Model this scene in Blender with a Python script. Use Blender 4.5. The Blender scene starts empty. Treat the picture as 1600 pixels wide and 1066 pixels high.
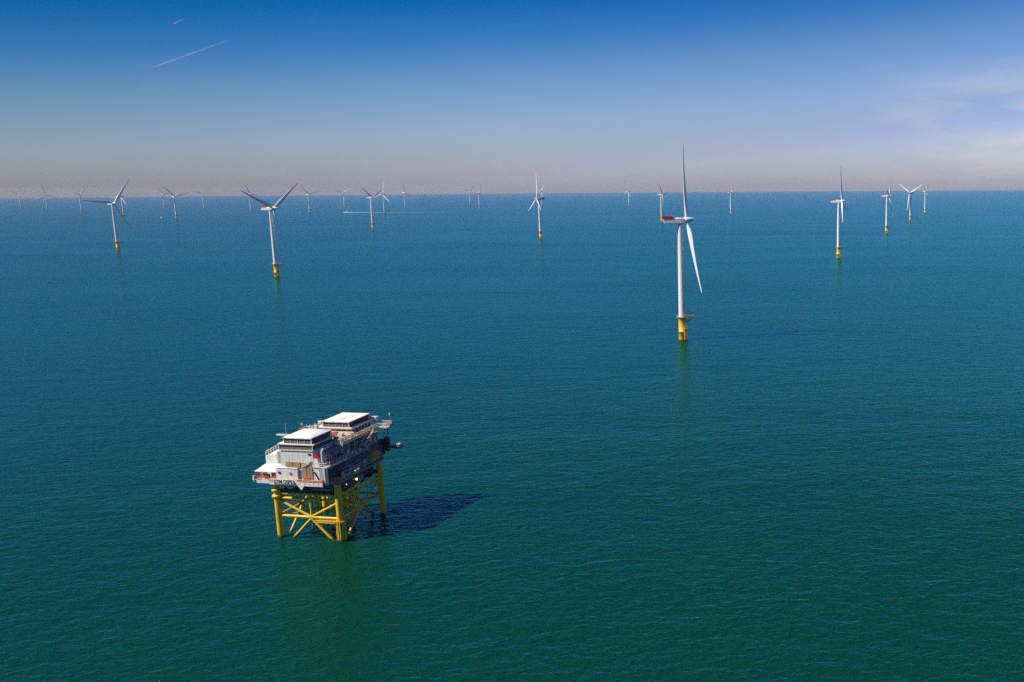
import bpy, math, random
from mathutils import Matrix, Vector
random.seed(11)
scene = bpy.context.scene
col = scene.collection
R = math.radians

# ------------------------------------------------------------------ camera
W, H_, FOC, CX, CY = 1600.0, 1066.0, 1400.0, 1200.0, 533.0
CAM_H = 107.0
PITCH = math.atan((533 - 291) / FOC)
ROLL = R(0.39)
rot = Matrix.Rotation(math.pi / 2 - PITCH, 3, 'X') @ Matrix.Rotation(-ROLL, 3, 'Z')
cam_d = bpy.data.cameras.new('camera')
cam = bpy.data.objects.new('camera', cam_d)
col.objects.link(cam)
cam.matrix_world = Matrix.Translation((0, 0, CAM_H)) @ rot.to_4x4()
cam_d.sensor_width = 36.0
cam_d.lens = 36.0 * FOC / W
cam_d.shift_x = 0.5 - CX / W
cam_d.clip_start = 1.0
cam_d.clip_end = 250000.0
scene.camera = cam
CAMP = Vector((0, 0, CAM_H))


def ray(px, py):
    return rot @ Vector(((px - CX) / FOC, -(py - CY) / FOC, -1.0))


def on_sea(px, py, z=0.0):
    d = ray(px, py)
    return CAMP + d * ((z - CAM_H) / d.z)


# ------------------------------------------------------------------ node helpers
def new_mat(name):
    m = bpy.data.materials.new(name)
    m.use_nodes = True
    nt = m.node_tree
    b = nt.nodes['Principled BSDF']
    return m, nt, b


def node(nt, kind, **kw):
    n = nt.nodes.new(kind)
    for k, v in kw.items():
        setattr(n, k, v)
    return n


def paint(name, colr, rough=0.5, spec=0.4, var=0.18, scale=0.6, metal=0.0, stain=None, stain_amt=0.0, streak=3.0):
    """painted steel: base colour with faint uneven weathering and streaked stains"""
    m, nt, b = new_mat(name)
    L = nt.links
    tc = node(nt, 'ShaderNodeTexCoord')
    mp = node(nt, 'ShaderNodeMapping')
    mp.inputs['Scale'].default_value = (streak, streak, 0.5)
    L.new(tc.outputs['Object'], mp.inputs['Vector'])
    n1 = node(nt, 'ShaderNodeTexNoise')
    n1.inputs['Scale'].default_value = scale
    n1.inputs['Detail'].default_value = 6
    L.new(mp.outputs[0], n1.inputs['Vector'])
    mx = node(nt, 'ShaderNodeMix', data_type='RGBA')
    c = Vector(colr)
    mx.inputs['A'].default_value = (*(c * (1 - var)), 1)
    mx.inputs['B'].default_value = (*[min(1, x * (1 + var)) for x in c], 1)
    L.new(n1.outputs['Fac'], mx.inputs['Factor'])
    out = mx.outputs['Result']
    if stain:
        n2 = node(nt, 'ShaderNodeTexNoise')
        n2.inputs['Scale'].default_value = scale * 1.7
        n2.inputs['Detail'].default_value = 8
        L.new(mp.outputs[0], n2.inputs['Vector'])
        rp = node(nt, 'ShaderNodeMapRange')
        rp.inputs['From Min'].default_value = 0.52
        rp.inputs['From Max'].default_value = 0.72
        rp.inputs['To Max'].default_value = stain_amt
        L.new(n2.outputs['Fac'], rp.inputs['Value'])
        m2 = node(nt, 'ShaderNodeMix', data_type='RGBA')
        L.new(rp.outputs[0], m2.inputs['Factor'])
        L.new(out, m2.inputs['A'])
        m2.inputs['B'].default_value = (*stain, 1)
        out = m2.outputs['Result']
    L.new(out, b.inputs['Base Color'])
    b.inputs['Roughness'].default_value = rough
    b.inputs['Specular IOR Level'].default_value = spec
    b.inputs['Metallic'].default_value = metal
    return m


def marine_yellow(name):
    """yellow coating, rusty streaks, dark band of growth in the splash zone"""
    m = paint(name, (0.74, 0.48, 0.018), 0.5, 0.4, 0.18, 0.7, stain=(0.20, 0.075, 0.012), stain_amt=0.75)
    nt = m.node_tree
    L = nt.links
    b = nt.nodes['Principled BSDF']
    src = b.inputs['Base Color'].links[0].from_socket
    tc = node(nt, 'ShaderNodeTexCoord')
    geo = node(nt, 'ShaderNodeNewGeometry')
    sx = node(nt, 'ShaderNodeSeparateXYZ')
    L.new(geo.outputs['Position'], sx.inputs[0])
    nz = node(nt, 'ShaderNodeTexNoise')
    nz.inputs['Scale'].default_value = 1.2
    L.new(geo.outputs['Position'], nz.inputs['Vector'])
    ad = node(nt, 'ShaderNodeMath', operation='MULTIPLY_ADD')
    L.new(nz.outputs['Fac'], ad.inputs[0])
    ad.inputs[1].default_value = -1.6
    L.new(sx.outputs['Z'], ad.inputs[2])
    rp = node(nt, 'ShaderNodeMapRange')
    rp.inputs['From Min'].default_value = -0.35
    rp.inputs['From Max'].default_value = 0.25
    rp.inputs['To Min'].default_value = 0.9
    rp.inputs['To Max'].default_value = 0.0
    L.new(ad.outputs[0], rp.inputs['Value'])
    mx = node(nt, 'ShaderNodeMix', data_type='RGBA')
    L.new(rp.outputs[0], mx.inputs['Factor'])
    L.new(src, mx.inputs['A'])
    mx.inputs['B'].default_value = (0.03, 0.03, 0.012, 1)
    L.new(mx.outputs['Result'], b.inputs['Base Color'])
    return m


def emit(name, colr, s):
    m, nt, b = new_mat(name)
    b.inputs['Base Color'].default_value = (*colr, 1)
    b.inputs['Emission Color'].default_value = (*colr, 1)
    b.inputs['Emission Strength'].default_value = s
    return m


M = dict(
    white=paint('white_paint', (0.73, 0.73, 0.72), 0.4, 0.5, 0.05, 0.05, streak=1.0),
    blade=paint('blade_white', (0.73, 0.73, 0.72), 0.35, 0.5, 0.04, 0.05, streak=1.0),
    tower=paint('tower_white', (0.73, 0.73, 0.72), 0.4, 0.5, 0.05, 0.04, streak=1.0, stain=(0.5, 0.48, 0.42), stain_amt=0.35),
    yellow=marine_yellow('marine_yellow'),
    yellow_dk=paint('old_yellow', (0.46, 0.30, 0.015), 0.6, 0.3, 0.2, 0.6, stain=(0.10, 0.05, 0.015), stain_amt=0.6),
    red=paint('signal_red', (0.62, 0.015, 0.03), 0.45, 0.4, 0.1),
    rust=paint('oxide_red', (0.42, 0.14, 0.07), 0.7, 0.2, 0.25, 0.8),
    orange=paint('orange_rail', (0.85, 0.52, 0.22), 0.5, 0.3, 0.15),
    offwhite=paint('weathered_white', (0.74, 0.72, 0.68), 0.55, 0.3, 0.12, 0.5, stain=(0.30, 0.20, 0.13), stain_amt=0.6),
    roof=paint('roof_white', (0.80, 0.77, 0.72), 0.6, 0.3, 0.07, 0.15, streak=1.0, stain=(0.5, 0.46, 0.4), stain_amt=0.5),
    lgrey=paint('light_grey', (0.56, 0.57, 0.56), 0.55, 0.3, 0.12, 0.6, stain=(0.28, 0.22, 0.17), stain_amt=0.4),
    grey=paint('mid_grey', (0.20, 0.21, 0.22), 0.6, 0.3, 0.2, 0.5, stain=(0.08, 0.06, 0.05), stain_amt=0.5),
    shade_slate=paint('shaded_cladding', (0.12, 0.19, 0.25), 0.55, 0.3, 0.22, 0.5, stain=(0.05, 0.045, 0.04), stain_amt=0.5),  # blue-grey paint, made darker and bluer to hold the east side's shade
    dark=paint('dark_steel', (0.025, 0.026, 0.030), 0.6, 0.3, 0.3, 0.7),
    louvre=paint('louvre_brown', (0.075, 0.062, 0.056), 0.55, 0.3, 0.3, 1.0),
    tan=paint('tan_panel', (0.40, 0.26, 0.13), 0.6, 0.25, 0.16, 0.7),
    ink=paint('sign_black', (0.02, 0.02, 0.02), 0.6, 0.2, 0.0),
    lamp=emit('lamp_glow', (1.0, 0.72, 0.28), 3.0),
    tube=emit('glow_strip', (1.0, 0.85, 0.68), 1.0),
)


# ------------------------------------------------------------------ mesh builder
class MB:
    def __init__(self):
        self.v = []
        self.f = []
        self.s = []

    def add(self, vs, fs, smooth=False):
        o = len(self.v)
        self.v += [tuple(p) for p in vs]
        self.f += [tuple(i + o for i in f) for f in fs]
        self.s += [smooth] * len(fs)
        return self

    def box(self, x0, x1, y0, y1, z0, z1):
        vs = [(x, y, z) for z in (z0, z1) for y in (y0, y1) for x in (x0, x1)]
        return self.add(vs, [(0, 2, 3, 1), (4, 5, 7, 6), (0, 1, 5, 4), (2, 6, 7, 3), (0, 4, 6, 2), (1, 3, 7, 5)])

    def hexa(self, bottom, top):
        return self.add(list(bottom) + list(top), [(3, 2, 1, 0), (4, 5, 6, 7), (0, 1, 5, 4), (1, 2, 6, 5), (2, 3, 7, 6), (3, 0, 4, 7)])

    def tube(self, p0, p1, r0, r1=None, n=10, caps=True):
        r1 = r0 if r1 is None else r1
        a, b = Vector(p0), Vector(p1)
        d = (b - a).normalized()
        u = d.orthogonal().normalized()
        w = d.cross(u)
        vs = []
        for c, r in ((a, r0), (b, r1)):
            for k in range(n):
                t = 2 * math.pi * k / n
                vs.append(c + (u * math.cos(t) + w * math.sin(t)) * r)
        self.add(vs, [(k, (k + 1) % n, n + (k + 1) % n, n + k) for k in range(n)], True)
        if caps:
            self.add(vs, [tuple(range(n - 1, -1, -1)), tuple(range(n, 2 * n))])
        return self

    def pipe(self, pts, r, n=8):
        for a, b in zip(pts[:-1], pts[1:]):
            self.tube(a, b, r, n=n)
        return self

    def lathe(self, prof, n=24, c=(0, 0)):
        """profile of (radius, z) turned about the z axis"""
        vs = []
        for r, z in prof:
            for k in range(n):
                t = 2 * math.pi * k / n
                vs.append((c[0] + r * math.cos(t), c[1] + r * math.sin(t), z))
        fs = []
        for i in range(len(prof) - 1):
            for k in range(n):
                fs.append((i * n + k, i * n + (k + 1) % n, (i + 1) * n + (k + 1) % n, (i + 1) * n + k))
        self.add(vs, fs, True)
        self.add(vs, [tuple(range(n - 1, -1, -1)), tuple(range((len(prof) - 1) * n, len(prof) * n))])
        return self

    def rail(self, pts, z, h=1.15, r=0.055, step=1.8, bars=3):
        """guard rail of posts and bars along a plan polyline"""
        for a, b in zip(pts[:-1], pts[1:]):
            za = a[2] if len(a) > 2 else z
            zb = b[2] if len(b) > 2 else z
            A, B = Vector((a[0], a[1], za)), Vector((b[0], b[1], zb))
            n = max(1, round((B - A).length / step))
            for k in range(n + 1):
                p = A.lerp(B, k / n)
                self.tube(p, p + Vector((0, 0, h)), r, n=4, caps=False)
            for k in range(1, bars + 1):
                o = Vector((0, 0, h * k / bars))
                self.tube(A + o, B + o, r * (1.2 if k == bars else 0.8), n=4, caps=False)
        return self

    def build(self, name, mat, parent=None, mtx=None):
        me = bpy.data.meshes.new(name)
        me.from_pydata(self.v, [], self.f)
        me.polygons.foreach_set('use_smooth', self.s)
        me.materials.append(M[mat] if isinstance(mat, str) else mat)
        me.update()
        o = bpy.data.objects.new(name, me)
        col.objects.link(o)
        if parent:
            o.parent = parent
        if mtx is not None:
            o.matrix_local = mtx
        return o


def empty(name, loc, rz=0.0):
    o = bpy.data.objects.new(name, None)
    o.empty_display_size = 2.0
    o.location = loc
    o.rotation_euler = (0, 0, rz)
    col.objects.link(o)
    return o


def tag(o, label=None, cat=None, group=None, kind=None):
    if label: o['label'] = label
    if cat: o['category'] = cat
    if group: o['group'] = group
    if kind: o['kind'] = kind
    return o


# ------------------------------------------------------------------ light
SUN_TO = Vector((0.93, 0.36, -1.0)).normalized()       # direction the light travels
elev = math.asin(-SUN_TO.z)
az = math.atan2(-SUN_TO.x, -SUN_TO.y)                    # clockwise from +Y
sd = bpy.data.lights.new('sun', 'SUN')
sd.energy = 5.0
sd.angle = R(0.53)
sd.color = (1.0, 0.93, 0.82)
sun = bpy.data.objects.new('sun', sd)
sun.rotation_euler = SUN_TO.to_track_quat('-Z', 'Y').to_euler()
sun.location = (-200, -100, 400)
col.objects.link(sun)

world = bpy.data.worlds.new('World')
scene.world = world
world.use_nodes = True
wn = world.node_tree
WL = wn.links
bg = wn.nodes['Background']
bg.inputs['Strength'].default_value = 0.10
sky = node(wn, 'ShaderNodeTexSky', sky_type='NISHITA')
sky.sun_disc = False
sky.sun_elevation = elev
sky.sun_rotation = az % (2 * math.pi)
sky.altitude = 100
sky.air_density = 1.0
sky.dust_density = 0.6
sky.ozone_density = 3.0
tcw = node(wn, 'ShaderNodeTexCoord')
sxw = node(wn, 'ShaderNodeSeparateXYZ')
WL.new(tcw.outputs['Generated'], sxw.inputs[0])
# clear maritime air: deep blue overhead, a thin greyish-mauve layer low on the horizon
rmp = node(wn, 'ShaderNodeValToRGB')
rmp.color_ramp.interpolation = 'LINEAR'
el = rmp.color_ramp.elements
SKY = [(0.0, (0.68, 0.69, 1.0)), (0.012, (0.645, 0.635, 0.97)), (0.032, (0.60, 0.635, 0.885)), (0.061, (0.583, 0.648, 0.918)), (0.105, (0.39, 0.565, 0.812)),
       (0.148, (0.115, 0.40, 0.77)), (0.181, (0.016, 0.31, 0.66)), (0.24, (0.003, 0.32, 0.80)), (0.36, (0.003, 0.27, 0.74)), (0.6, (0.003, 0.10, 0.38)), (1.0, (0.004, 0.06, 0.28))]
for i, (p, c) in enumerate(SKY):
    e = el[i] if i < 2 else el.new(p)
    e.position = p
    e.color = (*c, 1)
# the pale layer reaches higher towards the east (right) than towards the west
tl = node(wn, 'ShaderNodeMath', operation='MULTIPLY_ADD')
tl.inputs[1].default_value = -0.095
tl.inputs[2].default_value = -0.095 * 0.32
WL.new(sxw.outputs['X'], tl.inputs[0])
ts = node(wn, 'ShaderNodeMath', operation='ADD')
WL.new(sxw.outputs['Z'], ts.inputs[0])
WL.new(tl.outputs[0], ts.inputs[1])
WL.new(ts.outputs[0], rmp.inputs['Fac'])
mul = node(wn, 'ShaderNodeMix', data_type='RGBA', blend_type='MULTIPLY')
mul.inputs['Factor'].default_value = 1.0
dim = node(wn, 'ShaderNodeMapRange', interpolation_type='SMOOTHSTEP')      # darker air away from the eastern glow
dim.inputs['From Min'].default_value = -0.85
dim.inputs['From Max'].default_value = -0.20
dim.inputs['To Min'].default_value = 0.66
WL.new(sxw.outputs['X'], dim.inputs['Value'])
dmx = node(wn, 'ShaderNodeMix', data_type='RGBA', blend_type='MULTIPLY')
dmx.inputs['Factor'].default_value = 1.0
WL.new(sky.outputs['Color'], dmx.inputs['A'])
WL.new(dim.outputs[0], dmx.inputs['B'])
WL.new(dmx.outputs['Result'], mul.inputs['A'])
WL.new(rmp.outputs['Color'], mul.inputs['B'])
# thin cirrus veil
mpw = node(wn, 'ShaderNodeMapping')
mpw.inputs['Scale'].default_value = (3.0, 3.0, 16.0)
mpw.inputs['Rotation'].default_value = (0, R(-16), 0)
WL.new(tcw.outputs['Generated'], mpw.inputs['Vector'])
nzw = node(wn, 'ShaderNodeTexNoise')
nzw.inputs['Scale'].default_value = 2.2
nzw.inputs['Detail'].default_value = 8
nzw.inputs['Roughness'].default_value = 0.6
nzw.inputs['Distortion'].default_value = 0.6
WL.new(mpw.outputs[0], nzw.inputs['Vector'])
mrw = node(wn, 'ShaderNodeMapRange')
mrw.inputs['From Min'].default_value = 0.42
mrw.inputs['From Max'].default_value = 0.75
WL.new(nzw.outputs['Fac'], mrw.inputs['Value'])
azr = node(wn, 'ShaderNodeMapRange', interpolation_type='SMOOTHSTEP')   # the veil thickens towards the east
azr.inputs['From Min'].default_value = 0.06
azr.inputs['From Max'].default_value = 0.30
azr.inputs['To Max'].default_value = 0.56
WL.new(sxw.outputs['X'], azr.inputs['Value'])
elr = node(wn, 'ShaderNodeMapRange', interpolation_type='SMOOTHSTEP')
elr.inputs['From Min'].default_value = 0.15
elr.inputs['From Max'].default_value = 0.08
WL.new(sxw.outputs['Z'], elr.inputs['Value'])
mm = node(wn, 'ShaderNodeMath', operation='MULTIPLY')
WL.new(mrw.outputs[0], mm.inputs[0])
WL.new(azr.outputs[0], mm.inputs[1])
mm2 = node(wn, 'ShaderNodeMath', operation='MULTIPLY')
WL.new(mm.outputs[0], mm2.inputs[0])
WL.new(elr.outputs[0], mm2.inputs[1])
cl = node(wn, 'ShaderNodeMix', data_type='RGBA')
WL.new(mm2.outputs[0], cl.inputs['Factor'])
WL.new(mul.outputs['Result'], cl.inputs['A'])
cl.inputs['B'].default_value = (6.6, 6.0, 5.0, 1)
WL.new(cl.outputs['Result'], bg.inputs['Color'])

scene.view_settings.view_transform = 'Standard'
scene.view_settings.look = 'None'
scene.view_settings.exposure = 0.35
scene.view_settings.gamma = 1.0
scene.render.engine = 'CYCLES'
cy = scene.cycles
cy.use_denoising = False
try:
    cy.denoiser = 'OPENIMAGEDENOISE'
    cy.denoising_input_passes = 'RGB_ALBEDO_NORMAL'
except Exception:
    pass
cy.max_bounces = 5
cy.diffuse_bounces = 2
cy.glossy_bounces = 3
cy.volume_bounces = 0
cy.transparent_max_bounces = 8
cy.sample_clamp_indirect = 4.0
cy.caustics_reflective = False
cy.caustics_refractive = False

# ------------------------------------------------------------------ sea
SEA_R = 18000.0


def sea_material():
    m, nt, b = new_mat('sea_water')
    L = nt.links
    geo = node(nt, 'ShaderNodeNewGeometry')
    # turbid green-blue water with broad, faint patches
    mpa = node(nt, 'ShaderNodeMapping')
    mpa.inputs['Scale'].default_value = (0.0011, 0.0035, 1)
    mpa.inputs['Rotation'].default_value = (0, 0, R(12))
    L.new(geo.outputs['Position'], mpa.inputs['Vector'])
    n0 = node(nt, 'ShaderNodeTexNoise')
    n0.inputs['Scale'].default_value = 1.0
    n0.inputs['Detail'].default_value = 4
    L.new(mpa.outputs[0], n0.inputs['Vector'])
    mx = node(nt, 'ShaderNodeMix', data_type='RGBA')
    mx.inputs['A'].default_value = SEA_A
    mx.inputs['B'].default_value = SEA_B
    L.new(n0.outputs['Fac'], mx.inputs['Factor'])

    def waves(sx, sy, rz, detail, rough, dist=0.0):
        mp = node(nt, 'ShaderNodeMapping')
        mp.inputs['Scale'].default_value = (sx, sy, 1)
        mp.inputs['Rotation'].default_value = (0, 0, R(rz))
        L.new(geo.outputs['Position'], mp.inputs['Vector'])
        n = node(nt, 'ShaderNodeTexNoise')
        n.inputs['Scale'].default_value = 1.0
        n.inputs['Detail'].default_value = detail
        n.inputs['Roughness'].default_value = rough
        n.inputs['Distortion'].default_value = dist
        L.new(mp.outputs[0], n.inputs['Vector'])
        return n.outputs['Fac']
    hsum = None
    for (sx, sy, rz, det, ro, di, amp) in SEA_W:
        w = waves(sx, sy, rz, det, ro, di)
        ma = node(nt, 'ShaderNodeMath', operation='MULTIPLY_ADD')
        L.new(w, ma.inputs[0])
        ma.inputs[1].default_value = amp
        if hsum is None:
            ma.inputs[2].default_value = 0.0
        else:
            L.new(hsum, ma.inputs[2])
        hsum = ma.outputs[0]
    # gusts: patches of livelier and calmer water, drawn out along the wind
    g = waves(0.0022, 0.0075, -18, 4, 0.6, 0.8)
    gr = node(nt, 'ShaderNodeMapRange')
    gr.inputs['From Min'].default_value = 0.32
    gr.inputs['From Max'].default_value = 0.68
    gr.inputs['To Min'].default_value = 0.62
    gr.inputs['To Max'].default_value = 1.30
    L.new(g, gr.inputs['Value'])
    gm = node(nt, 'ShaderNodeMath', operation='MULTIPLY')
    L.new(hsum, gm.inputs[0])
    L.new(gr.outputs[0], gm.inputs[1])
    hsum = gm.outputs[0]
    bp = node(nt, 'ShaderNodeBump')
    bp.inputs['Strength'].default_value = 1.0
    bp.inputs['Distance'].default_value = 1.0
    L.new(hsum, bp.inputs['Height'])
    # sea-blue sheen over the lit, turbid water body: Fresnel mix of a rough reflection and diffuse scatter
    df = node(nt, 'ShaderNodeBsdfDiffuse')
    L.new(mx.outputs['Result'], df.inputs['Color'])
    L.new(bp.outputs['Normal'], df.inputs['Normal'])
    gl = node(nt, 'ShaderNodeBsdfAnisotropic')
    gl.inputs['Color'].default_value = SEA_TINT
    gl.inputs['Roughness'].default_value = SEA_ROUGH
    L.new(bp.outputs['Normal'], gl.inputs['Normal'])
    fr = node(nt, 'ShaderNodeFresnel')
    fr.inputs['IOR'].default_value = 1.33
    L.new(bp.outputs['Normal'], fr.inputs['Normal'])
    ms = node(nt, 'ShaderNodeMixShader')
    L.new(fr.outputs[0], ms.inputs[0])
    L.new(df.outputs[0], ms.inputs[1])
    L.new(gl.outputs[0], ms.inputs[2])
    L.new(ms.outputs[0], nt.nodes['Material Output'].inputs['Surface'])
    nt.nodes.remove(b)
    return m


SEA_TINT = (0.13, 0.80, 0.98, 1)
SEA_ROUGH = 0.19
SEA_A = (0.0004, 0.031, 0.0155, 1)
SEA_B = (0.0006, 0.048, 0.0240, 1)
# (scale along crest, scale across, turn, detail, roughness, distortion, height in metres)
SEA_W = [(0.045, 0.085, -32, 2, 0.5, 0.3, 0.75),
         (0.17, 0.29, -26, 3, 0.55, 0.7, 0.75),
         (0.42, 0.62, 20, 3, 0.6, 0.7, 0.36)]
mb = MB()
rings = [0.0, 150, 400, 900, 1800, 3500, 6000, 9000, 12500, SEA_R]
NS = 128
vs = [(0, 0, 0)]
for r in rings[1:]:
    for k in range(NS):
        t = 2 * math.pi * k / NS
        vs.append((r * math.sin(t), r * math.cos(t), 0))
fs = [(0, 1 + (k + 1) % NS, 1 + k) for k in range(NS)]
for i in range(len(rings) - 2):
    a, b2 = 1 + i * NS, 1 + (i + 1) * NS
    for k in range(NS):
        fs.append((a + k, a + (k + 1) % NS, b2 + (k + 1) % NS, b2 + k))
mb.add(vs, fs)
tag(mb.build('sea', sea_material()), kind='structure')

# ------------------------------------------------------------------ haze
hz, hnt, hb = new_mat('sea_haze')
hnt.nodes.remove(hb)
pv = node(hnt, 'ShaderNodeVolumePrincipled')
pv.inputs['Color'].default_value = (0.62, 0.66, 0.76, 1)
pv.inputs['Density'].default_value = 3.0e-5
pv.inputs['Anisotropy'].default_value = 0.0
hnt.links.new(pv.outputs[0], hnt.nodes['Material Output'].inputs['Volume'])
hs = SEA_R + 200
tag(MB().box(-hs, hs, -hs, hs, -1.0, 142.0).build('haze', hz), kind='stuff')

# ------------------------------------------------------------------ wind turbine
HUB = 84.0
RB = 54.0
TILT = R(5.5)
OVER = 4.6
mesh_cache = {}


def blade_mesh():
    secs = [(1.0, 2.2, 1.0, 0), (3.5, 2.2, 1.0, 0), (7.0, 3.3, 0.62, 14), (11.0, 4.3, 0.38, 13), (16, 4.1, 0.31, 10.5), (23, 3.4, 0.28, 7.5),
            (31, 2.8, 0.26, 5), (39, 2.2, 0.24, 3), (46, 1.65, 0.22, 1.5), (51, 1.35, 0.18, 0.5), (53.3, 0.8, 0.16, 0), (53.9, 0.2, 0.16, 0)]
    n = 14
    vs = []
    for r, ch, tr, tw in secs:
        a = -R(tw + 8)
        bend = 0.0009 * r * r + 0.02 * r        # curved forwards, away from the tower
        for k in range(n):
            t = 2 * math.pi * k / n
            cx, cz = 0.5 * math.cos(t), 0.5 * math.sin(t) * tr
            if tr < 0.9:
                cz *= 0.55 + 0.9 * (0.5 - cx) * (1 if cx > -0.35 else 0.9)   # thicker near the leading edge
                cx += 0.22
            y, x = cx * ch, cz * ch
            vs.append((x * math.cos(a) - y * math.sin(a) + bend, x * math.sin(a) + y * math.cos(a), r * 0.965))
    fs = []
    for i in range(len(secs) - 1):
        for k in range(n):
            fs.append((i * n + k, i * n + (k + 1) % n, (i + 1) * n + (k + 1) % n, (i + 1) * n + k))
    fs.append(tuple(range((len(secs) - 1) * n, len(secs) * n)))
    return MB().add(vs, fs, True)


def cached(name, mat, fn, parent, mtx=None, key=None):
    key = key or name
    if key not in mesh_cache:
        o = fn().build(name, mat, parent, mtx)
        mesh_cache[key] = o.data
        return o
    o = bpy.data.objects.new(name, mesh_cache[key])
    col.objects.link(o)
    o.parent = parent
    if mtx is not None:
        o.matrix_local = mtx
    return o


def f_foundation():
    return MB().lathe([(2.75, -0.8), (2.75, 6.0), (2.85, 6.05), (2.85, 6.5), (2.75, 6.55), (2.75, 14.6), (3.1, 15.4), (3.1, 16.2)], 28)


def f_landing():
    m = MB()
    for y in (-1.0, 1.0):
        m.tube((-0.1 + 3.7, y, -0.8), (3.7, y, 8.2), 0.22, n=8)
        for z in (1.2, 4.4, 7.6):
            m.tube((2.6, y, z), (3.7, y, z), 0.14, n=6)
    for k in range(24):
        m.tube((3.45, -0.32, 0.4 + k * 0.62), (3.45, 0.32, 0.4 + k * 0.62), 0.045, n=4)
    m.tube((3.45, -0.34, 0.2), (3.45, -0.34, 15.6), 0.07, n=5)
    m.tube((3.45, 0.34, 0.2), (3.45, 0.34, 15.6), 0.07, n=5)
    m.box(2.6, 4.3, -1.5, 1.5, 8.6, 8.8)
    m.rail([(2.8, -1.45), (4.25, -1.45), (4.25, 1.45), (2.8, 1.45)], 8.8, 1.1, 0.07, 1.4, 2)
    return m


def f_platform():
    m = MB()
    n = 24
    m.lathe([(3.95, 16.25), (3.95, 16.6)], n)
    m.box(3.2, 7.9, -2.3, 2.3, 16.2, 16.55)
    for y in (-1.6, 1.6):
        m.tube((2.7, y, 12.6), (7.6, y, 16.1), 0.2, n=6)
    return m


def f_platform_rail():
    m = MB()
    pts = []
    for k in range(17):
        t = R(34) + k * R(292) / 16
        pts.append((3.9 * math.cos(t), 3.9 * math.sin(t)))
    m.rail(pts + [(7.8, -2.25), (7.8, 2.25), pts[0]], 16.6, 1.2, 0.07, 1.7, 3)
    return m


def f_davit():
    m = MB()
    m.tube((6.0, 1.2, 16.6), (6.0, 1.2, 18.2), 0.32, n=8)
    m.pipe([(6.0, 1.2, 18.0), (4.2, 0.3, 21.6), (2.9, 0.2, 21.9)], 0.26, 6)
    m.pipe([(6.0, 1.2, 18.0), (3.9, 0.6, 19.3), (3.6, 0.3, 21.6)], 0.16, 6)
    m.box(5.4, 6.6, 0.7, 1.9, 17.6, 18.3)
    return m


def f_tower():
    return MB().lathe([(2.55, 16.2), (2.55, 17.0), (2.46, 25), (2.3, 45), (2.05, 65), (1.72, 79.5), (1.72, 81.6)], 28)


def f_tower_door():
    m = MB()
    for k in range(7):
        t0, t1 = R(-11 + 22 * k / 7 + 25), R(-11 + 22 * (k + 1) / 7 + 25)
        r = 2.57
        m.hexa([(r * math.cos(t0), r * math.sin(t0), 17.2), (r * math.cos(t1), r * math.sin(t1), 17.2), (2.4 * math.cos(t1), 2.4 * math.sin(t1), 17.2), (2.4 * math.cos(t0), 2.4 * math.sin(t0), 17.2)],
               [(r * math.cos(t0), r * math.sin(t0), 19.4), (r * math.cos(t1), r * math.sin(t1), 19.4), (2.4 * math.cos(t1), 2.4 * math.sin(t1), 19.4), (2.4 * math.cos(t0), 2.4 * math.sin(t0), 19.4)])
    return m


def f_nacelle():
    # x forward (towards the rotor); box body with chamfered tail and rounded long edges
    m = MB()
    c = 0.45
    prof = lambda hw, z0, z1: [(-hw + c, z0), (hw - c, z0), (hw, z0 + c), (hw, z1 - c), (hw - c, z1), (-hw + c, z1), (-hw, z1 - c), (-hw, z0 + c)]
    secs = [(-11.8, 1.85, -0.6, 1.72), (-10.8, 2.0, -2.0, 1.78), (-6, 2.05, -2.1, 1.8), (0.5, 2.05, -2.1, 1.8), (2.6, 1.95, -1.9, 1.7), (3.1, 1.75, -1.65, 1.55)]
    vs = []
    for x, hw, z0, z1 in secs:
        vs += [(x, y, HUB + z) for y, z in prof(hw, z0, z1)]
    fs = []
    for i in range(len(secs) - 1):
        for k in range(8):
            fs.append((i * 8 + k, (i + 1) * 8 + k, (i + 1) * 8 + (k + 1) % 8, i * 8 + (k + 1) % 8))
    fs.append(tuple(range(8)))
    fs.append(tuple(range(47, 39, -1)))
    m.add(vs, fs)
    m.lathe([(1.75, HUB - 3.0), (1.85, HUB - 2.1)], 20)
    m.tube((-4.4, 0.8, HUB + 1.75), (-4.4, 0.8, HUB + 3.6), 0.06, n=5)
    m.tube((-4.4, -0.8, HUB + 1.75), (-4.4, -0.8, HUB + 3.6), 0.06, n=5)
    m.box(-3.6, -1.0, -0.9, 0.9, HUB + 1.75, HUB + 2.1)
    return m


def f_hoist():
    m = MB()
    z = HUB + 1.85
    x0, x1, w = -12.3, -5.0, 2.15
    m.box(x0, x1, -w, w, z, z + 0.12)
    t = 0.09
    m.box(x0, x1, -w - t, -w, z - 0.2, z + 1.2)
    m.box(x0, x1, w, w + t, z - 0.2, z + 1.2)
    m.box(x0 - t, x0, -w, w, z - 0.2, z + 1.2)
    m.box(x1, x1 + t, -w, w, z - 0.2, z + 1.2)
    for k in range(6):
        x = x0 + 0.3 + k * (x1 - x0 - 0.6) / 5
        for s in (-1, 1):
            m.box(x - 0.06, x + 0.06, s * w - 0.16, s * w + 0.16, z - 0.5, z + 1.3)
    return m


def f_hub():
    # spinner turned about +x
    prof = [(1.72, -1.7), (2.0, -1.3), (2.15, 0.0), (1.95, 1.4), (1.5, 3.0), (1.0, 4.4), (0.45, 5.6), (0.05, 6.0)]
    m = MB().lathe(prof, 24)
    m.v = [(z, x, y) for x, y, z in m.v]
    return m


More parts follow.
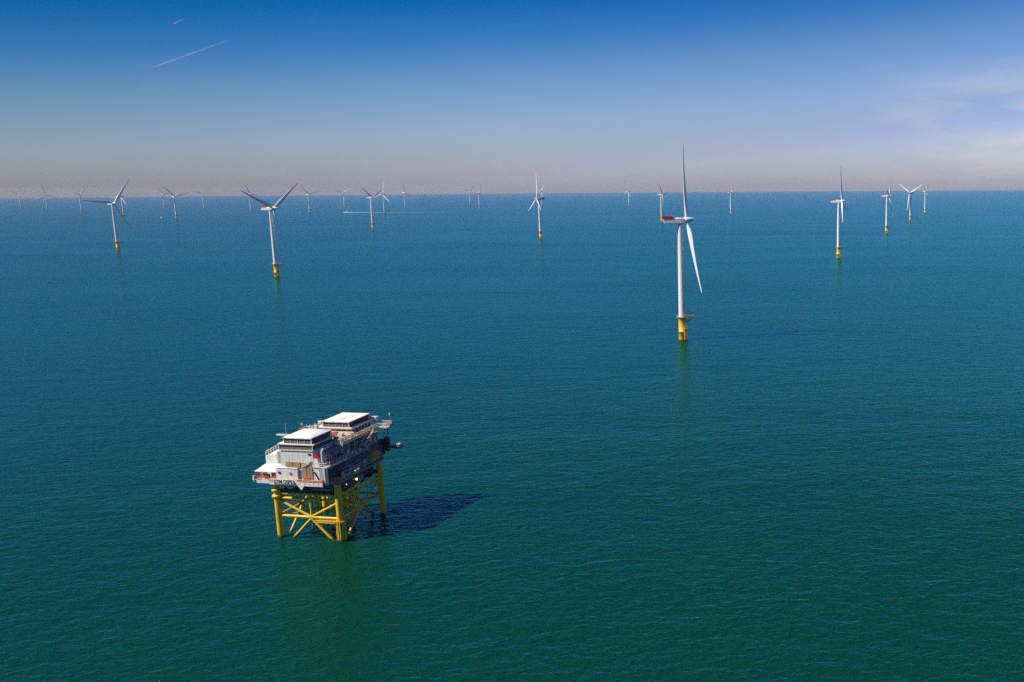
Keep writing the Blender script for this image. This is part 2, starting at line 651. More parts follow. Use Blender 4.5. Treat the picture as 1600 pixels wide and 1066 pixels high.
def turbine(px, py, hy, alpha, phi, label, detail=2, phis=None, pitch=0):
    b = on_sea(px, py)
    # settle the distance between the waterline row and the hub row
    for _ in range(3):
        q = rot.transposed() @ (b + Vector((0, 0, HUB)) - CAMP)
        ph = CY - FOC * q.y / -q.z
        py -= (ph - hy) * 0.4
        b = on_sea(px, py)
    view = math.atan2(b.x, b.y)
    azim = view + math.pi / 2 + R(alpha)
    t = empty('wind_turbine', (b.x, b.y, 0), math.pi / 2 - azim)
    tag(t, label, 'wind turbine', 'wind turbines standing in the sea')
    local = math.pi / 2 - azim
    # access platform always turned the same way in the world
    fz = Matrix.Rotation(R(14) - local, 4, 'Z')
    cached('foundation', 'yellow', f_foundation, t)
    if detail:
        cached('boat_landing', 'yellow', f_landing, t, Matrix.Rotation(R(-48) - local, 4, 'Z'))
    p = cached('work_platform', 'rust', f_platform, t, fz)
    if detail > 1:
        cached('guard_rail', 'offwhite', f_platform_rail, p)
        cached('davit_crane', 'offwhite', f_davit, p)
    w = cached('tower', 'tower', f_tower, t, Matrix.Rotation(-local, 4, 'Z'))
    if detail > 1:
        cached('door', 'grey', f_tower_door, w)
    nc = cached('nacelle', 'white', f_nacelle, t)
    if detail:
        cached('hoist_platform', 'red', f_hoist, nc)
    base = Matrix.Translation((0, 0, HUB)) @ Matrix.Rotation(-TILT, 4, 'Y') @ Matrix.Translation((OVER, 0, 0))
    cached('hub', 'white', f_hub, t, base)
    for f in (phis or (phi, phi + 120, phi + 240)):
        cached('blade', 'blade', blade_mesh, t, base @ Matrix.Rotation(-R(f), 4, 'X') @ Matrix.Rotation(-R(pitch), 4, 'Z'))
    return t


TURB = [
    # px, py (waterline), hub row, turn to viewer, blade angle, detail, label
    (1067, 531, 345, -5, 0, 2, 'largest and nearest white turbine with red hoist deck, its rotor seen edge-on'),
    (433, 431, 328, 44, 54, 2, 'white turbine on yellow base, dark Y-shaped blades, second largest, beyond the substation'),
    (185, 391, 319, 60, 36, 2, 'large turbine at far left whose blade tip covers a smaller turbine behind'),
    (583, 359, 309, 37, 64, 1, 'turbine whose tower rises in front of the white boat wake, yellow base below it'),
    (845, 375, 310.5, 163, -2, 2, 'mid-distance turbine with rotor on the left and red hoist deck on the right'),
    (1310, 404, 314.5, 6.7, -5, 2, 'turbine right of the largest one, edge-on rotor with one blade straight up'),
    (1385, 365, 306, 8, 45, 1, 'turbine second from the right-hand group with a long blade hanging beside its tower'),
    (1422, 346, 302, 128, 62, 1, 'turbine at the right with a sunlit white Y of blades facing the camera'),
    (1445, 333, 299.5, 12, 40, 1, 'rightmost small turbine in the group of three at the right'),
    (1034, 349, 303.5, 20, 80, 1, "smaller turbine standing just behind the largest turbine's red hoist deck"),
    (1142, 336, 300, 15, 30, 1, 'lone small turbine between the largest turbine and the next one to its right'),
    (983, 324, 297.5, 160, 10, 0, 'tiny lone turbine on the horizon left of the largest turbine'),
    (846.5, 322, 299, 115, 35, 0, 'tiny turbine directly behind the nacelle of the mid-distance turbine'),
    (33, 325, 305.5, 75, 58, 0, 'faint turbine at the far left edge with a wide dark Y'),
    (74, 327, 305.5, 80, -12, 0, 'faint turbine with one blade up and two spread down, second from the left edge'),
    (128, 334, 306.5, 32, 48, 0, 'faint slim turbine just left of the large far-left turbine, one blade showing'),
    (193.5, 336, 307.5, 140, 18, 0, 'small turbine peeking out from behind the blade of the large far-left turbine'),
    (276, 342, 308, 62, 75, 1, 'grey turbine beside the small red vessel, larger of the close pair'),
    (257, 324, 304, 55, 80, 0, 'fainter smaller turbine of the close pair, just left of the larger one'),
    (319, 326, 304.5, 62, 48, 0, 'faint lone turbine between the close pair and the second largest turbine'),
    (392.5, 328, 305, 50, 95, 0, 'faint turbine partly covered by the left blade of the second largest turbine'),
    (484, 333, 304, 50, 75, 0, 'small turbine just right of the second largest turbine, blades in a skewed Y'),
    (538.5, 325, 302, 100, 53, 0, "faint turbine on the horizon above the wake's white boat"),
    (601, 335, 303, 132, 10, 0, "small turbine with sunlit white upper blade standing in the boat's wake"),
    (633, 326, 301, 45, -6, 0, 'faint turbine right of the wake, one blade up and one to the right'),
    (734.5, 320, 299.5, 40, 45, 0, 'tiniest turbine, left one of the two close together mid-horizon'),
    (749.5, 328, 300.5, 35, 20, 0, 'right and bigger one of the two small turbines mid-horizon'),
]
for i, (px, py, hy, al, ph, dt, lab) in enumerate(TURB):
    turbine(px, py, hy, al, ph, lab, dt, phis=(0, 96, 192) if i == 0 else None, pitch=-15 if i == 4 else 16 if i in (0, 5, 6, 8) else 0)

# ------------------------------------------------------------------ offshore substation
UA = R(-8.5)
ORG = on_sea(535, 845)
sub = empty('offshore_substation', (ORG.x, ORG.y, 0), UA)
tag(sub, 'offshore substation with white topside blocks on a yellow four-legged jacket', 'offshore platform')
UX, VX = Vector((math.cos(UA), math.sin(UA), 0)), Vector((-math.sin(UA), math.cos(UA), 0))


def loc(u, v, z):
    return ORG + UX * u + VX * v + Vector((0, 0, z))


# --- jacket
LEGS = [(-21.0, 0.5), (0.0, 0.0), (-0.4, 23.0), (-21.2, 23.0)]
for i, (u, v) in enumerate(LEGS):
    lg = MB().tube((u, v, -0.8), (u, v, 18.2), 0.98, n=20).build('leg', 'yellow', sub)
    if i in (0, 3):
        MB().lathe([(1.0, 13.1), (1.5, 13.2), (1.5, 13.7), (1.05, 13.9)], 20, (u, v)).build('collar', 'yellow', lg)
        MB().lathe([(1.05, 14.9), (1.45, 15.1), (1.45, 15.7), (1.0, 16.0)], 20, (u, v)).build('collar', 'yellow', lg)
    elif i == 2:
        MB().lathe([(1.0, 13.0), (1.42, 13.3), (1.42, 14.6), (1.0, 14.8)], 20, (u, v)).build('collar', 'yellow', lg)
sl = MB()
for k in range(7):
    t = R(200 + k * 30)
    sl.tube((1.25 * math.cos(t) + 0.1, 1.25 * math.sin(t), -0.8), (1.25 * math.cos(t) + 0.1, 1.25 * math.sin(t), 6.6), 0.24, n=8)
sl.build('fender', 'yellow', sub)


def brace(p, q, r, mat='yellow'):
    MB().tube(p, q, r, n=12).build('brace', mat, sub)


def k_frame(A, B, c, zt=12.0, zc=7.2):
    """one face of the jacket between legs A and B: upper V, horizontal, lower V"""
    A, B = Vector((*A, 0)), Vector((*B, 0))
    d = (B - A).normalized()
    a, b = A + d * 0.8, B - d * 0.8
    Cn = A.lerp(B, c)
    zz = lambda p, z: (p.x, p.y, z)
    brace(zz(a, zt), zz(Cn, zc), 0.36)
    brace(zz(b, zt), zz(Cn, zc), 0.33)
    brace(zz(a, zc - 0.1), zz(Cn, zc - 0.1), 0.44)
    brace(zz(Cn, zc - 0.1), zz(b, zc - 0.1), 0.40)
    L = (B - A).length
    brace(zz(Cn, zc - 0.5), zz(Cn - d * 7.6, -0.8), 0.40)
    brace(zz(Cn, zc - 0.5), zz(Cn + d * 7.6, -0.8), 0.40)
    brace(zz(a, 12.9), zz(b, 12.9), 0.36)
    brace(zz(a, 14.4), zz(b, 14.4), 0.42)


k_frame(LEGS[0], LEGS[1], 0.53)
k_frame(LEGS[1], LEGS[2], 0.42)
k_frame(LEGS[3], LEGS[2], 0.5)
k_frame(LEGS[0], LEGS[3], 0.5)
# plan brace at mid level
brace((-20.3, 1.2, 6.6), (-0.8, 22.2, 6.6), 0.3)
brace((-20.4, 22.3, 6.6), (-0.8, 0.8, 6.6), 0.3)
brace((0.2, 9.6, 7.4), (0.2, 9.6, 14.2), 0.32)
brace((-9.9, 0.4, 7.4), (-9.9, 0.4, 14.2), 0.28)
# cable risers coming up inside the jacket
for (u, v, r, zt) in [(-16.2, 9.5, 0.30, 17.5), (-14.9, 10.4, 0.30, 17.5), (-13.4, 9.7, 0.42, 17.5), (-11.2, 12.5, 0.42, 17.5), (-6.6, 12.2, 0.55, 17.5), (-5.0, 12.8, 0.55, 17.5), (-3.2, 12.0, 0.36, 17.5), (-8.4, 8.8, 0.30, 17.5)]:
    b0 = random.uniform(-0.6, 0.6)
    MB().pipe([(u + b0, v - 0.4, -0.8), (u, v, 4.0), (u, v, zt)], r, 10).build('cable_riser', 'yellow', sub)
hg = MB()
for k in range(9):
    u = -7.6 + 0.75 * k
    z = 8.4 + 0.9 * math.sin(k * 1.7)
    hg.tube((u, 10.6, z), (u, 10.6, z + 1.0 + 0.7 * (k % 3)), 0.22, n=8)
hg.tube((-8.2, 10.6, 8.2), (-1.0, 10.6, 8.2), 0.2, n=8)
hg.tube((-8.2, 10.6, 10.4), (-1.0, 10.6, 10.4), 0.16, n=8)
hg.build('riser_guide', 'yellow', sub)
bl = MB().tube((-8.0, -1.2, 6.0), (-0.9, -1.2, 6.0), 0.22, n=8).tube((-8.0, -1.2, 6.0), (-8.0, 0.3, 6.6), 0.18, n=6).box(-7.6, -1.0, -1.3, 0.3, 6.35, 6.5)
bl.build('boat_landing', 'yellow_dk', sub)

# --- cellar deck under the topside: dark, full of cable trays
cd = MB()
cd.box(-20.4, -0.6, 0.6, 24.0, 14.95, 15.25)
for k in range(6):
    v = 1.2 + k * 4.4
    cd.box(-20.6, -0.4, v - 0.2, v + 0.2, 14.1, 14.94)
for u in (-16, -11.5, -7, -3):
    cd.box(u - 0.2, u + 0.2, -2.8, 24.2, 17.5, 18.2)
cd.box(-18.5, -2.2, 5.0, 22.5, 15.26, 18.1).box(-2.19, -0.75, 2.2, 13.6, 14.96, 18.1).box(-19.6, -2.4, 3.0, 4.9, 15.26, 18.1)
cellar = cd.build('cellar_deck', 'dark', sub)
ct = MB()
for k in range(4):
    ct.box(-19.6, -1.4, 1.0 + 0.5 * k, 1.3 + 0.5 * k, 15.4 + 0.45 * k, 15.52 + 0.45 * k)
for k in range(10):
    u = -19 + 1.85 * k
    ct.box(u, u + 0.12, 0.8, 1.0, 15.25, 17.3)
ct.tube((-9.0, 0.9, 15.9), (-2.6, 0.9, 15.9), 0.45, n=10)
ct.tube((-9.0, 1.5, 16.7), (-1.2, 1.5, 16.7), 0.35, n=10)
ct.build('cable_tray', 'grey', cellar)
hx = MB()
for u in (-17.0, -14.2):
    hx.hexa([(u - 0.5, -2.2, 16.9), (u + 0.5, -2.2, 16.9), (u + 0.5, 0.6, 16.9), (u - 0.5, 0.6, 16.9)],
            [(u - 0.8, -2.6, 17.6), (u + 0.8, -2.6, 17.6), (u + 0.8, 0.6, 17.6), (u - 0.8, 0.6, 17.6)])
hx.build('bracket', 'offwhite', cellar)
MB().lathe([(0.05, 16.05), (0.26, 16.12), (0.3, 16.35), (0.18, 16.6)], 12, (-0.45, 10.4)).build('lamp', 'lamp', cellar)
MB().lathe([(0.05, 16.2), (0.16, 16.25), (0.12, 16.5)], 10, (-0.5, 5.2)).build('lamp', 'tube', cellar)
sp = MB()
sp.pipe([(-0.1, 4.9, 17.2), (-0.1, 6.2, 16.4), (-0.1, 7.0, 15.0)], 0.16, 6)
sp.box(-0.5, -0.2, 7.4, 10.2, 13.0, 15.0)
sp.box(-0.5, -0.2, 10.6, 13.8, 15.26, 17.4)
sp.build('pipe_spool', 'grey', cellar)

# --- main deck
md = MB()
ring = [(-20.3, -3.0), (-2.7, -3.0), (0.6, 1.6), (0.6, 24.5), (-22.0, 24.5), (-22.0, -1.2), (-20.3, -1.2)]
z0, z1 = 18.25, 18.85
vs = [(u, v, z0) for u, v in ring] + [(u, v, z1) for u, v in ring]
n = len(ring)
md.add(vs, [tuple(range(n - 1, -1, -1)), tuple(range(n, 2 * n))] + [(k, (k + 1) % n, n + (k + 1) % n, n + k) for k in range(n)])
main = md.build('main_deck', 'grey', sub)
ft = MB()
ft.box(-20.32, -11.9, -3.10, -3.02, 18.3, 19.0)
ft.box(-11.0, -2.7, -3.10, -3.02, 18.2, 19.25)
for k in range(6):
    u = -10.4 + 1.45 * k
    ft.box(u, u + 0.5, -3.16, -3.11, 18.8, 19.35)
ft.hexa([(-9.9, -3.18, 17.0), (-9.7, -3.18, 17.0), (-9.7, -2.6, 17.0), (-9.9, -2.6, 17.0)], [(-11.9, -3.18, 19.7), (-8.7, -3.18, 18.5), (-8.7, -2.6, 18.5), (-11.9, -2.6, 19.7)])
ft.build('fascia', 'offwhite', main)
MB().rail([(-20.2, 0.5), (-20.2, -2.9), (-2.8, -2.9), (0.5, 1.6), (0.5, 8)], 18.85, 1.25, 0.085, 1.6, 3).build('handrail', 'orange', main)
MB().rail([(0.5, 8), (0.5, 24.4), (-8, 24.4)], 18.85, 1.2, 0.06, 1.8, 3).build('handrail', 'grey', main)
nb = MB().box(-19.0, -12.2, -3.30, -3.20, 18.75, 20.2).build('name_board', 'offwhite', sub)
fc = bpy.data.curves.new('lettering', 'FONT')
fc.body = 'GYM OSPE'
fc.size = 1.55
fc.extrude = 0.02
fc.offset = 0.035
fc.align_x = 'CENTER'
fo = bpy.data.objects.new('lettering_curve', fc)
col.objects.link(fo)
bpy.context.view_layer.update()
lm = bpy.data.meshes.new_from_object(fo.evaluated_get(bpy.context.evaluated_depsgraph_get()))
bpy.data.objects.remove(fo)
bpy.data.curves.remove(fc)
xs = [v.co.x for v in lm.vertices]
sc = 6.3 / (max(xs) - min(xs))
lm.transform(Matrix.Diagonal((sc, 1.0, 1, 1)))
lo = bpy.data.objects.new('lettering', lm)
lm.materials.clear()
lm.materials.append(M['ink'])
col.objects.link(lo)
lo.parent = nb
lo.matrix_local = Matrix.Translation((-15.6, -3.325, 18.9)) @ Matrix.Rotation(math.pi / 2, 4, 'X')


# --- the two big roofed blocks
def louvre_band(mb, u0, u1, v0, v1, z0, z1, pitch=0.32):
    mb.box(u0 + 0.12, u1 - 0.12, v0 + 0.12, v1 - 0.12, z0, z1)
    k = 0
    z = z0 + 0.04
    while z + 0.1 < z1:
        mb.hexa([(u0, v0, z), (u1, v0, z), (u1, v1, z), (u0, v1, z)],
                [(u0 + 0.11, v0 + 0.11, z + 0.14), (u1 - 0.11, v0 + 0.11, z + 0.14), (u1 - 0.11, v1 - 0.11, z + 0.14), (u0 + 0.11, v1 - 0.11, z + 0.14)])
        z += pitch
    return mb


def block(name, u0, u1, v0, v1, zf, body, roof_wave, low_windows=False):
    zt = 33.0
    o = MB()
    o.box(u0 - 1.6, u1, v0, v1, zf, 28.6)
    b = o.build(name, body, sub)
    rb = MB()
    for k in range(int((v1 - v0) / 1.0)):
        rb.box(u1, u1 + 0.07, v0 + 0.4 + k * 1.0, v0 + 0.5 + k * 1.0, zf + 0.3, 28.4)
    for k in range(int((u1 - u0 + 1.6) / 0.9)):
        rb.box(u0 - 1.4 + k * 0.9, u0 - 1.34 + k * 0.9, v0 - 0.025, v0, 25.6, 28.4)
    rb.build('cladding_rib', body, b)
    # lower ventilation storey
    if low_windows:
        lv = MB().box(u0 - 1.3, u1 + 0.5, v0 + 0.1, v1 - 0.1, 28.65, 30.7)
        lw = lv.build('vent_storey', 'offwhite', b)
        wv = MB()
        for k in range(6):
            u = u0 - 1.0 + k * 1.9
            wv.box(u, u + 1.35, v0 + 0.02, v0 + 0.098, 29.0, 30.3)
        for k in range(6):
            v = v0 + 0.6 + k * 1.75
            wv.box(u1 + 0.502, u1 + 0.57, v, v + 1.3, 29.0, 30.3)
        wv.build('opening', 'louvre', lw)
    else:
        lv = louvre_band(MB(), u0 - 1.6, u1 + 0.25, v0 - 0.1, v1, 29.3, 30.75)
        lv.build('louvre', 'louvre', b)
        fr = MB()
        for u in (u0 - 1.72, u1 + 0.22):
            fr.box(u, u + 0.18, v0 - 0.24, v0 - 0.1, 29.0, 31.0)
        fr.box(u0 - 1.72, u1 + 0.4, v0 - 0.24, v1, 28.95, 29.25)
        fr.build('sill', 'offwhite', b)
        MB().box(u0 - 1.5, u1 - 0.2, v0 + 0.2, v1, 28.62, 28.93).build('shadow_gap', 'shade_slate', b)
    # ledge, upper louvre storey
    MB().box(u0 - 1.9, u1 + 0.9, v0 - 0.4, v1 + 0.3, 30.78, 31.12).build('ledge', 'roof', b)
    if low_windows:
        MB().box(-6.0, -4.0, 28.9, 30.6, 30.2, 31.6).build('vent_box', 'lgrey', b)
    up = louvre_band(MB(), u0 + 0.05, u1 - 0.15, v0 + 0.05, v1 - 0.2, 31.15, 32.72)
    up.build('louvre', 'louvre', b)
    po = MB()
    for (u, v) in ((u1 - 0.2, v0 - 0.02), (u0 - 0.05, v0 - 0.02), (u1 - 0.2, v1 - 0.3)):
        po.box(u, u + 0.26, v, v + 0.26, 31.12, 32.74)
    for k in range(1, 4):
        u = u0 + (u1 - u0) * k / 4
        po.box(u, u + 0.08, v0 - 0.01, v0 + 0.05, 31.12, 32.74)
    po.build('corner_post', 'offwhite', b)
    # roof sheet: slightly domed when covered by a membrane
    nx, ny = 14, 14
    vs, fs = [], []
    for j in range(ny + 1):
        for i in range(nx + 1):
            a, c = i / nx, j / ny
            x = u0 - 0.2 + (u1 - u0 + 0.35) * a
            y = v0 - 0.25 + (v1 - v0 + 0.35) * c
            z = zt + roof_wave * (1 - (2 * a - 1) ** 4) * (1 - (2 * c - 1) ** 4)
            vs.append((x, y, z))
    for j in range(ny):
        for i in range(nx):
            q = j * (nx + 1) + i
            fs.append((q, q + 1, q + nx + 2, q + nx + 1))
    rf = MB().add(vs, fs, True)
    rf.box(u0 - 0.2, u1 + 0.15, v0 - 0.25, v1 + 0.1, 32.76, zt - 0.01)
    r = rf.build('roof', 'roof', b)
    cn = MB()
    for (x, y) in ((u0 - 0.2, v0 - 0.25), (u1 - 0.75, v1 - 0.8), (u0 - 0.2, v1 - 0.8)):
        cn.box(x - 0.03, x + 0.93, y - 0.03, y + 0.93, zt - 0.2, zt + 0.06)
    cn.build('lifting_point', 'orange', r)
    return b


fm = block('front_block', -15.1, -5.9, -1.9, 8.0, 18.86, 'offwhite', 0.6)
rm = block('rear_block', -15.4, -6.1, 17.3, 28.6, 18.86, 'shade_slate', 0.06, True)
# tan doors and hatches on the front block
for (u0, u1, zz0, zz1) in [(-15.0, -12.8, 23.8, 25.4), (-12.45, -10.3, 23.7, 25.4), (-9.9, -8.6, 23.9, 25.3), (-9.9, -8.4, 20.4, 23.6), (-8.15, -7.3, 20.4, 24.6), (-7.15, -6.4, 20.4, 24.4)]:
    MB().box(u0, u1, -2.12, -1.98, zz0, zz1).build('tan_hatch', 'tan', fm)
MB().box(-7.4, -6.5, -2.05, -1.97, 27.7, 28.2).build('plate', 'dark', fm)
dg = MB()
for k in range(3):
    dg.tube((-9.6 + 0.5 * k, -2.3, 24.0), (-7.2 + 0.5 * k, -2.3, 26.4), 0.09, n=6)
dg.build('stay', 'offwhite', fm)

# --- middle block that joins both, and the dark east side
mid = MB().box(-18.6, -2.6, 8.02, 26.6, 18.87, 28.4).build('middle_block', 'shade_slate', sub)
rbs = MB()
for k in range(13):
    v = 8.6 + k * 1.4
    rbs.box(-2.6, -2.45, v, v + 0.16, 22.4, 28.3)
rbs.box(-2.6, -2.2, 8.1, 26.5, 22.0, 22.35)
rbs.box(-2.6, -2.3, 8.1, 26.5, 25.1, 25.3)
rbs.build('cladding_rib', 'shade_slate', mid)
pn = MB()
for (v0, v1, zz0, zz1) in [(9.2, 11.4, 22.8, 24.8), (14.6, 17.0, 22.6, 24.9), (18.4, 19.6, 22.5, 24.8), (20.6, 24.8, 25.6, 28.0), (12.2, 13.2, 19.0, 21.2), (16.8, 17.9, 18.9, 21.2)]:
    pn.box(-2.6, -2.38, v0, v1, zz0, zz1)
pn.build('door', 'grey', mid)
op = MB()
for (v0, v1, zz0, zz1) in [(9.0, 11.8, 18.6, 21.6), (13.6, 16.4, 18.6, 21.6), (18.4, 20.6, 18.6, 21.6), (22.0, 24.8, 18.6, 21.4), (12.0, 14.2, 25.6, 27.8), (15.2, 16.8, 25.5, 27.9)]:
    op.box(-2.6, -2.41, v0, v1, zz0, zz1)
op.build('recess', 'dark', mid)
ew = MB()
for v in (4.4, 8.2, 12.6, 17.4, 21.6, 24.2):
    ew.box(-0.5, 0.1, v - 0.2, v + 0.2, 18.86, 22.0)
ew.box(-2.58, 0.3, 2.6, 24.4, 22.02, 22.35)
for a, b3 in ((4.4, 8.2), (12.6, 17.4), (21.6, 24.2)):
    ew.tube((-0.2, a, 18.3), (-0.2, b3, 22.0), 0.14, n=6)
side = ew.build('side_gallery', 'shade_slate', sub)
MB().rail([(-2.4, 2.7), (0.2, 2.7), (0.2, 24.3), (-2.4, 24.3)], 22.35, 1.15, 0.08, 1.8, 2).build('handrail', 'grey', side)
eq = MB()
for (v, w, hgt) in [(5.6, 1.2, 2.0), (9.6, 1.6, 1.4), (13.4, 0.9, 2.4), (15.6, 1.4, 1.6), (18.9, 1.8, 2.2), (22.6, 1.1, 1.8)]:
    eq.box(-1.9, -0.8, v, v + w, 18.87, 18.87 + hgt)
for v in (7.3, 11.9, 16.9, 20.9):
    eq.pipe([(-1.0, v, 18.3), (-1.0, v, 20.9), (-1.0, v + 0.8, 21.6)], 0.14, 6)
eq.build('machinery', 'grey', side)
MB().box(-0.52, -0.36, 9.6, 11.9, 19.2, 19.42).build('glow_strip', 'tube', side)  # thin emissive bar, a bright horizontal band on the gallery
yh = MB().hexa([(-0.3, 16.6, 20.3), (1.2, 17.2, 20.2), (1.2, 21.4, 20.0), (-0.3, 21.8, 20.0)], [(-1.2, 18.0, 22.9), (0.7, 18.4, 22.9), (0.7, 21.6, 22.6), (-1.2, 22.0, 22.6)])
yh.build('rescue_pod', 'yellow_dk', sub)

# --- front-east bay: lower white housing, open floor with machinery above
bay = MB().box(-5.6, -1.6, -2.3, 7.9, 18.87, 23.9).box(-5.85, -1.2, -2.5, 7.95, 23.95, 24.25).build('east_bay', 'offwhite', sub)
bp_ = MB()
for k in range(5):
    bp_.box(-3.9 + 0.5 * k, -3.75 + 0.5 * k, -2.42, -2.3, 20.2, 23.8)
bp_.hexa([(-5.6, -2.5, 24.26), (-3.3, -2.5, 24.26), (-3.3, 0.5, 24.26), (-5.6, 0.5, 24.26)], [(-5.4, -2.3, 26.6), (-4.3, -2.3, 26.6), (-4.3, 0.3, 26.6), (-5.4, 0.3, 26.6)])
bp_.tube((-2.0, -2.5, 19.4), (-2.0, -2.5, 23.9), 0.16, n=6)
bp_.build('panel', 'offwhite', bay)
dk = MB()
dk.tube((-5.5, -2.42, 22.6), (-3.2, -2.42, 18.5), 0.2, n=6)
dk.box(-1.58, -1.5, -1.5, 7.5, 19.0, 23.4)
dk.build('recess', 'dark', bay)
arch = MB()
pts = [(-3.2, -1.3 + 0.0, 24.3)]
for k in range(9):
    t = R(180 - 90 * k / 8)
    pts.append((-3.2, -0.3 + 1.0 * math.cos(t), 28.4 + 1.0 * math.sin(t)))
pts.append((-3.2, 2.2, 29.4))
arch.pipe(pts, 0.34, 10)
arch.build('exhaust_pipe', 'offwhite', bay)
ycr = MB().tube((-3.0, -0.4, 24.25), (-3.0, -0.4, 28.4), 0.28, n=8).tube((-3.0, -1.1, 26.9), (-3.0, 0.9, 26.9), 0.16, n=6).box(-3.5, -2.6, -0.9, 0.1, 24.26, 25.5)
ycr.build('davit', 'orange', bay)
MB().box(-3.8, -2.2, 3.0, 5.6, 26.4, 28.6).tube((-3.0, 3.4, 24.25), (-3.0, 3.4, 26.4), 0.2, n=6).tube((-3.0, 5.2, 24.25), (-3.0, 5.2, 26.4), 0.2, n=6).build('cooler', 'grey', bay)
MB().rail([(-5.7, -2.4), (-1.3, -2.4), (-1.3, 7.6)], 24.25, 1.15, 0.07, 1.7, 2).build('handrail', 'offwhite', bay)
lad = MB()
for s in (-0.35, 0.35):
    pl = []
    for k in range(10):
        t = k / 9
        pl.append((-2.0 + s, 7.0 - 0.9 * math.sin(t * math.pi) + 0.6 * t, 29.6 - 4.0 * t))
    lad.pipe(pl, 0.09, 5)
for k in range(7):
    lad.tube((-2.5, 6.4 + 0.1 * k, 29.0 - 0.5 * k), (-1.5, 6.4 + 0.1 * k, 29.0 - 0.5 * k), 0.08, n=5)
lad.build('caged_ladder', 'offwhite', bay)

# --- upper deck with orange rails and the outside stair
ud = MB().box(-4.5, -2.0, 7.0, 26.8, 28.45, 28.8).box(-15.9, -4.52, 8.05, 17.2, 28.45, 28.8).box(-5.0, 1.0, 26.82, 30.4, 28.5, 28.75).build('upper_deck', 'lgrey', sub)
MB().box(-15.6, -4.8, 9.0, 16.4, 28.82, 29.4).build('hatch_cover', 'roof', ud)
rr = MB().rail([(-4.4, 7.1), (-2.1, 7.1), (-2.1, 26.9), (0.9, 26.9), (0.9, 30.3), (-5.0, 30.3)], 28.8, 1.3, 0.085, 1.7, 3)
rr.build('handrail', 'offwhite', ud)
tp = MB().box(-2.12, -2.0, 7.0, 26.8, 28.82, 29.15)
tp.box(-2.02, -1.96, 7.0, 26.8, 28.3, 29.0)
tp.build('toe_plate', 'orange', ud)
rp = MB().box(-14.8, -13.2, 9.0, 9.8, 29.42, 30.3).box(-9.5, -8.0, 13.0, 14.2, 29.42, 30.6).box(-5.9, -4.9, 8.6, 9.8, 28.82, 30.4).box(-1.4, 0.9, 28.6, 30.2, 28.82, 29.3)
rp.build('red_unit', 'rust', ud)
bm_ = MB().box(-16.8, -4.2, 16.6, 16.9, 29.5, 29.9)
bm_.build('lifting_beam', 'orange', ud)
st = MB()
for k in range(10):
    t = k / 9
    v, z = 21.4 - 5.0 * t, 28.6 - 3.2 * t
    st.box(-1.9, -0.5, v - 0.3, v + 0.25, z - 0.08, z)
st.box(-1.9, 0.0, 21.4, 23.4, 28.3, 28.5)
st.box(-2.4, -0.3, 14.8, 16.3, 25.2, 25.36)
stair = st.build('outside_stair', 'rust', sub)
MB().rail([(-0.45, 21.5, 28.5), (-0.45, 16.4, 25.3)], 0, 1.1, 0.1, 1.3, 2).rail([(-1.9, 21.5, 28.5), (-1.9, 16.4, 25.3)], 0, 1.1, 0.075, 1.3, 2).rail([(-0.45, 16.3), (-0.45, 14.9), (-2.3, 14.9)], 25.36, 1.1, 0.06, 1.2, 2).build('handrail', 'offwhite', stair)
lb = MB().tube((0.6, 30.0, 28.8), (0.6, 30.0, 31.8), 0.1, n=6).lathe([(0.3, 31.8), (0.42, 32.0), (0.42, 32.7), (0.2, 33.0)], 12, (0.6, 30.0))
lb.build('beacon', 'tan', ud)

# --- north-east cantilever at the back
cb = MB().box(-1.8, 5.0, 26.9, 29.4, 21.7, 22.1).box(-0.3, 1.1, 26.65, 27.9, 20.6, 25.4).box(-2.5, -0.9, 26.62, 27.9, 19.4, 24.6)
cant = cb.build('cantilever_deck', 'dark', sub)
MB().box(3.6, 4.8, 27.2, 28.2, 22.12, 23.2).build('white_winch', 'offwhite', cant)
MB().rail([(1.7, 26.95), (4.9, 26.95), (4.9, 29.3)], 22.1, 1.1, 0.05, 1.5, 2).build('handrail', 'grey', cant)
MB().box(-0.6, 0.6, 27.2, 28.4, 26.4, 27.9).build('junction_cabinet', 'shade_slate', cant)

# --- west side: white stair house, canopy deck, mezzanine with rails
we = MB()
we.hexa([(-26.6, 4.2, 18.9), (-22.8, 4.2, 18.9), (-22.8, 10.5, 18.9), (-26.6, 10.5, 18.9)], [(-26.6, 4.2, 24.9), (-22.8, 4.2, 25.6), (-22.8, 10.5, 26.6), (-26.6, 10.5, 25.4)])
we.hexa([(-22.78, 5.4, 18.9), (-16.72, 5.4, 18.9), (-16.72, 10.4, 18.9), (-22.78, 10.4, 18.9)], [(-22.78, 5.4, 25.4), (-16.72, 5.4, 27.6), (-16.72, 10.4, 28.0), (-22.78, 10.4, 26.4)])
house = we.build('stair_house', 'offwhite', sub)
MB().rail([(-26.5, 4.4, 25.0), (-26.5, 10.3, 25.5), (-21.0, 10.2, 26.9)], 0, 1.3, 0.1, 1.3, 2).build('handrail', 'offwhite', house)
MB().tube((-22.4, 4.6, 22.2), (-22.4, 4.6, 26.4), 0.5, n=12).build('vent_pipe', 'lgrey', house)
can = MB()
can.hexa([(-26.5, -1.2, 21.45), (-19.4, -1.2, 21.45), (-19.4, 4.1, 22.3), (-26.5, 4.1, 22.3)], [(-26.5, -1.2, 21.7), (-19.4, -1.2, 21.7), (-19.4, 4.1, 22.55), (-26.5, 4.1, 22.55)])
canopy = can.build('canopy', 'roof', sub)
cpst = MB()
for u in (-26.3, -23.0, -19.7):
    cpst.tube((u, -0.9, 19.2), (u, -0.9, 21.4), 0.14, n=6)
cpst.build('post', 'rust', canopy)
wd = MB().box(-26.8, -22.02, -1.6, 10.6, 18.4, 18.86).box(-22.0, -20.3, -1.6, -1.21, 18.86, 18.86)
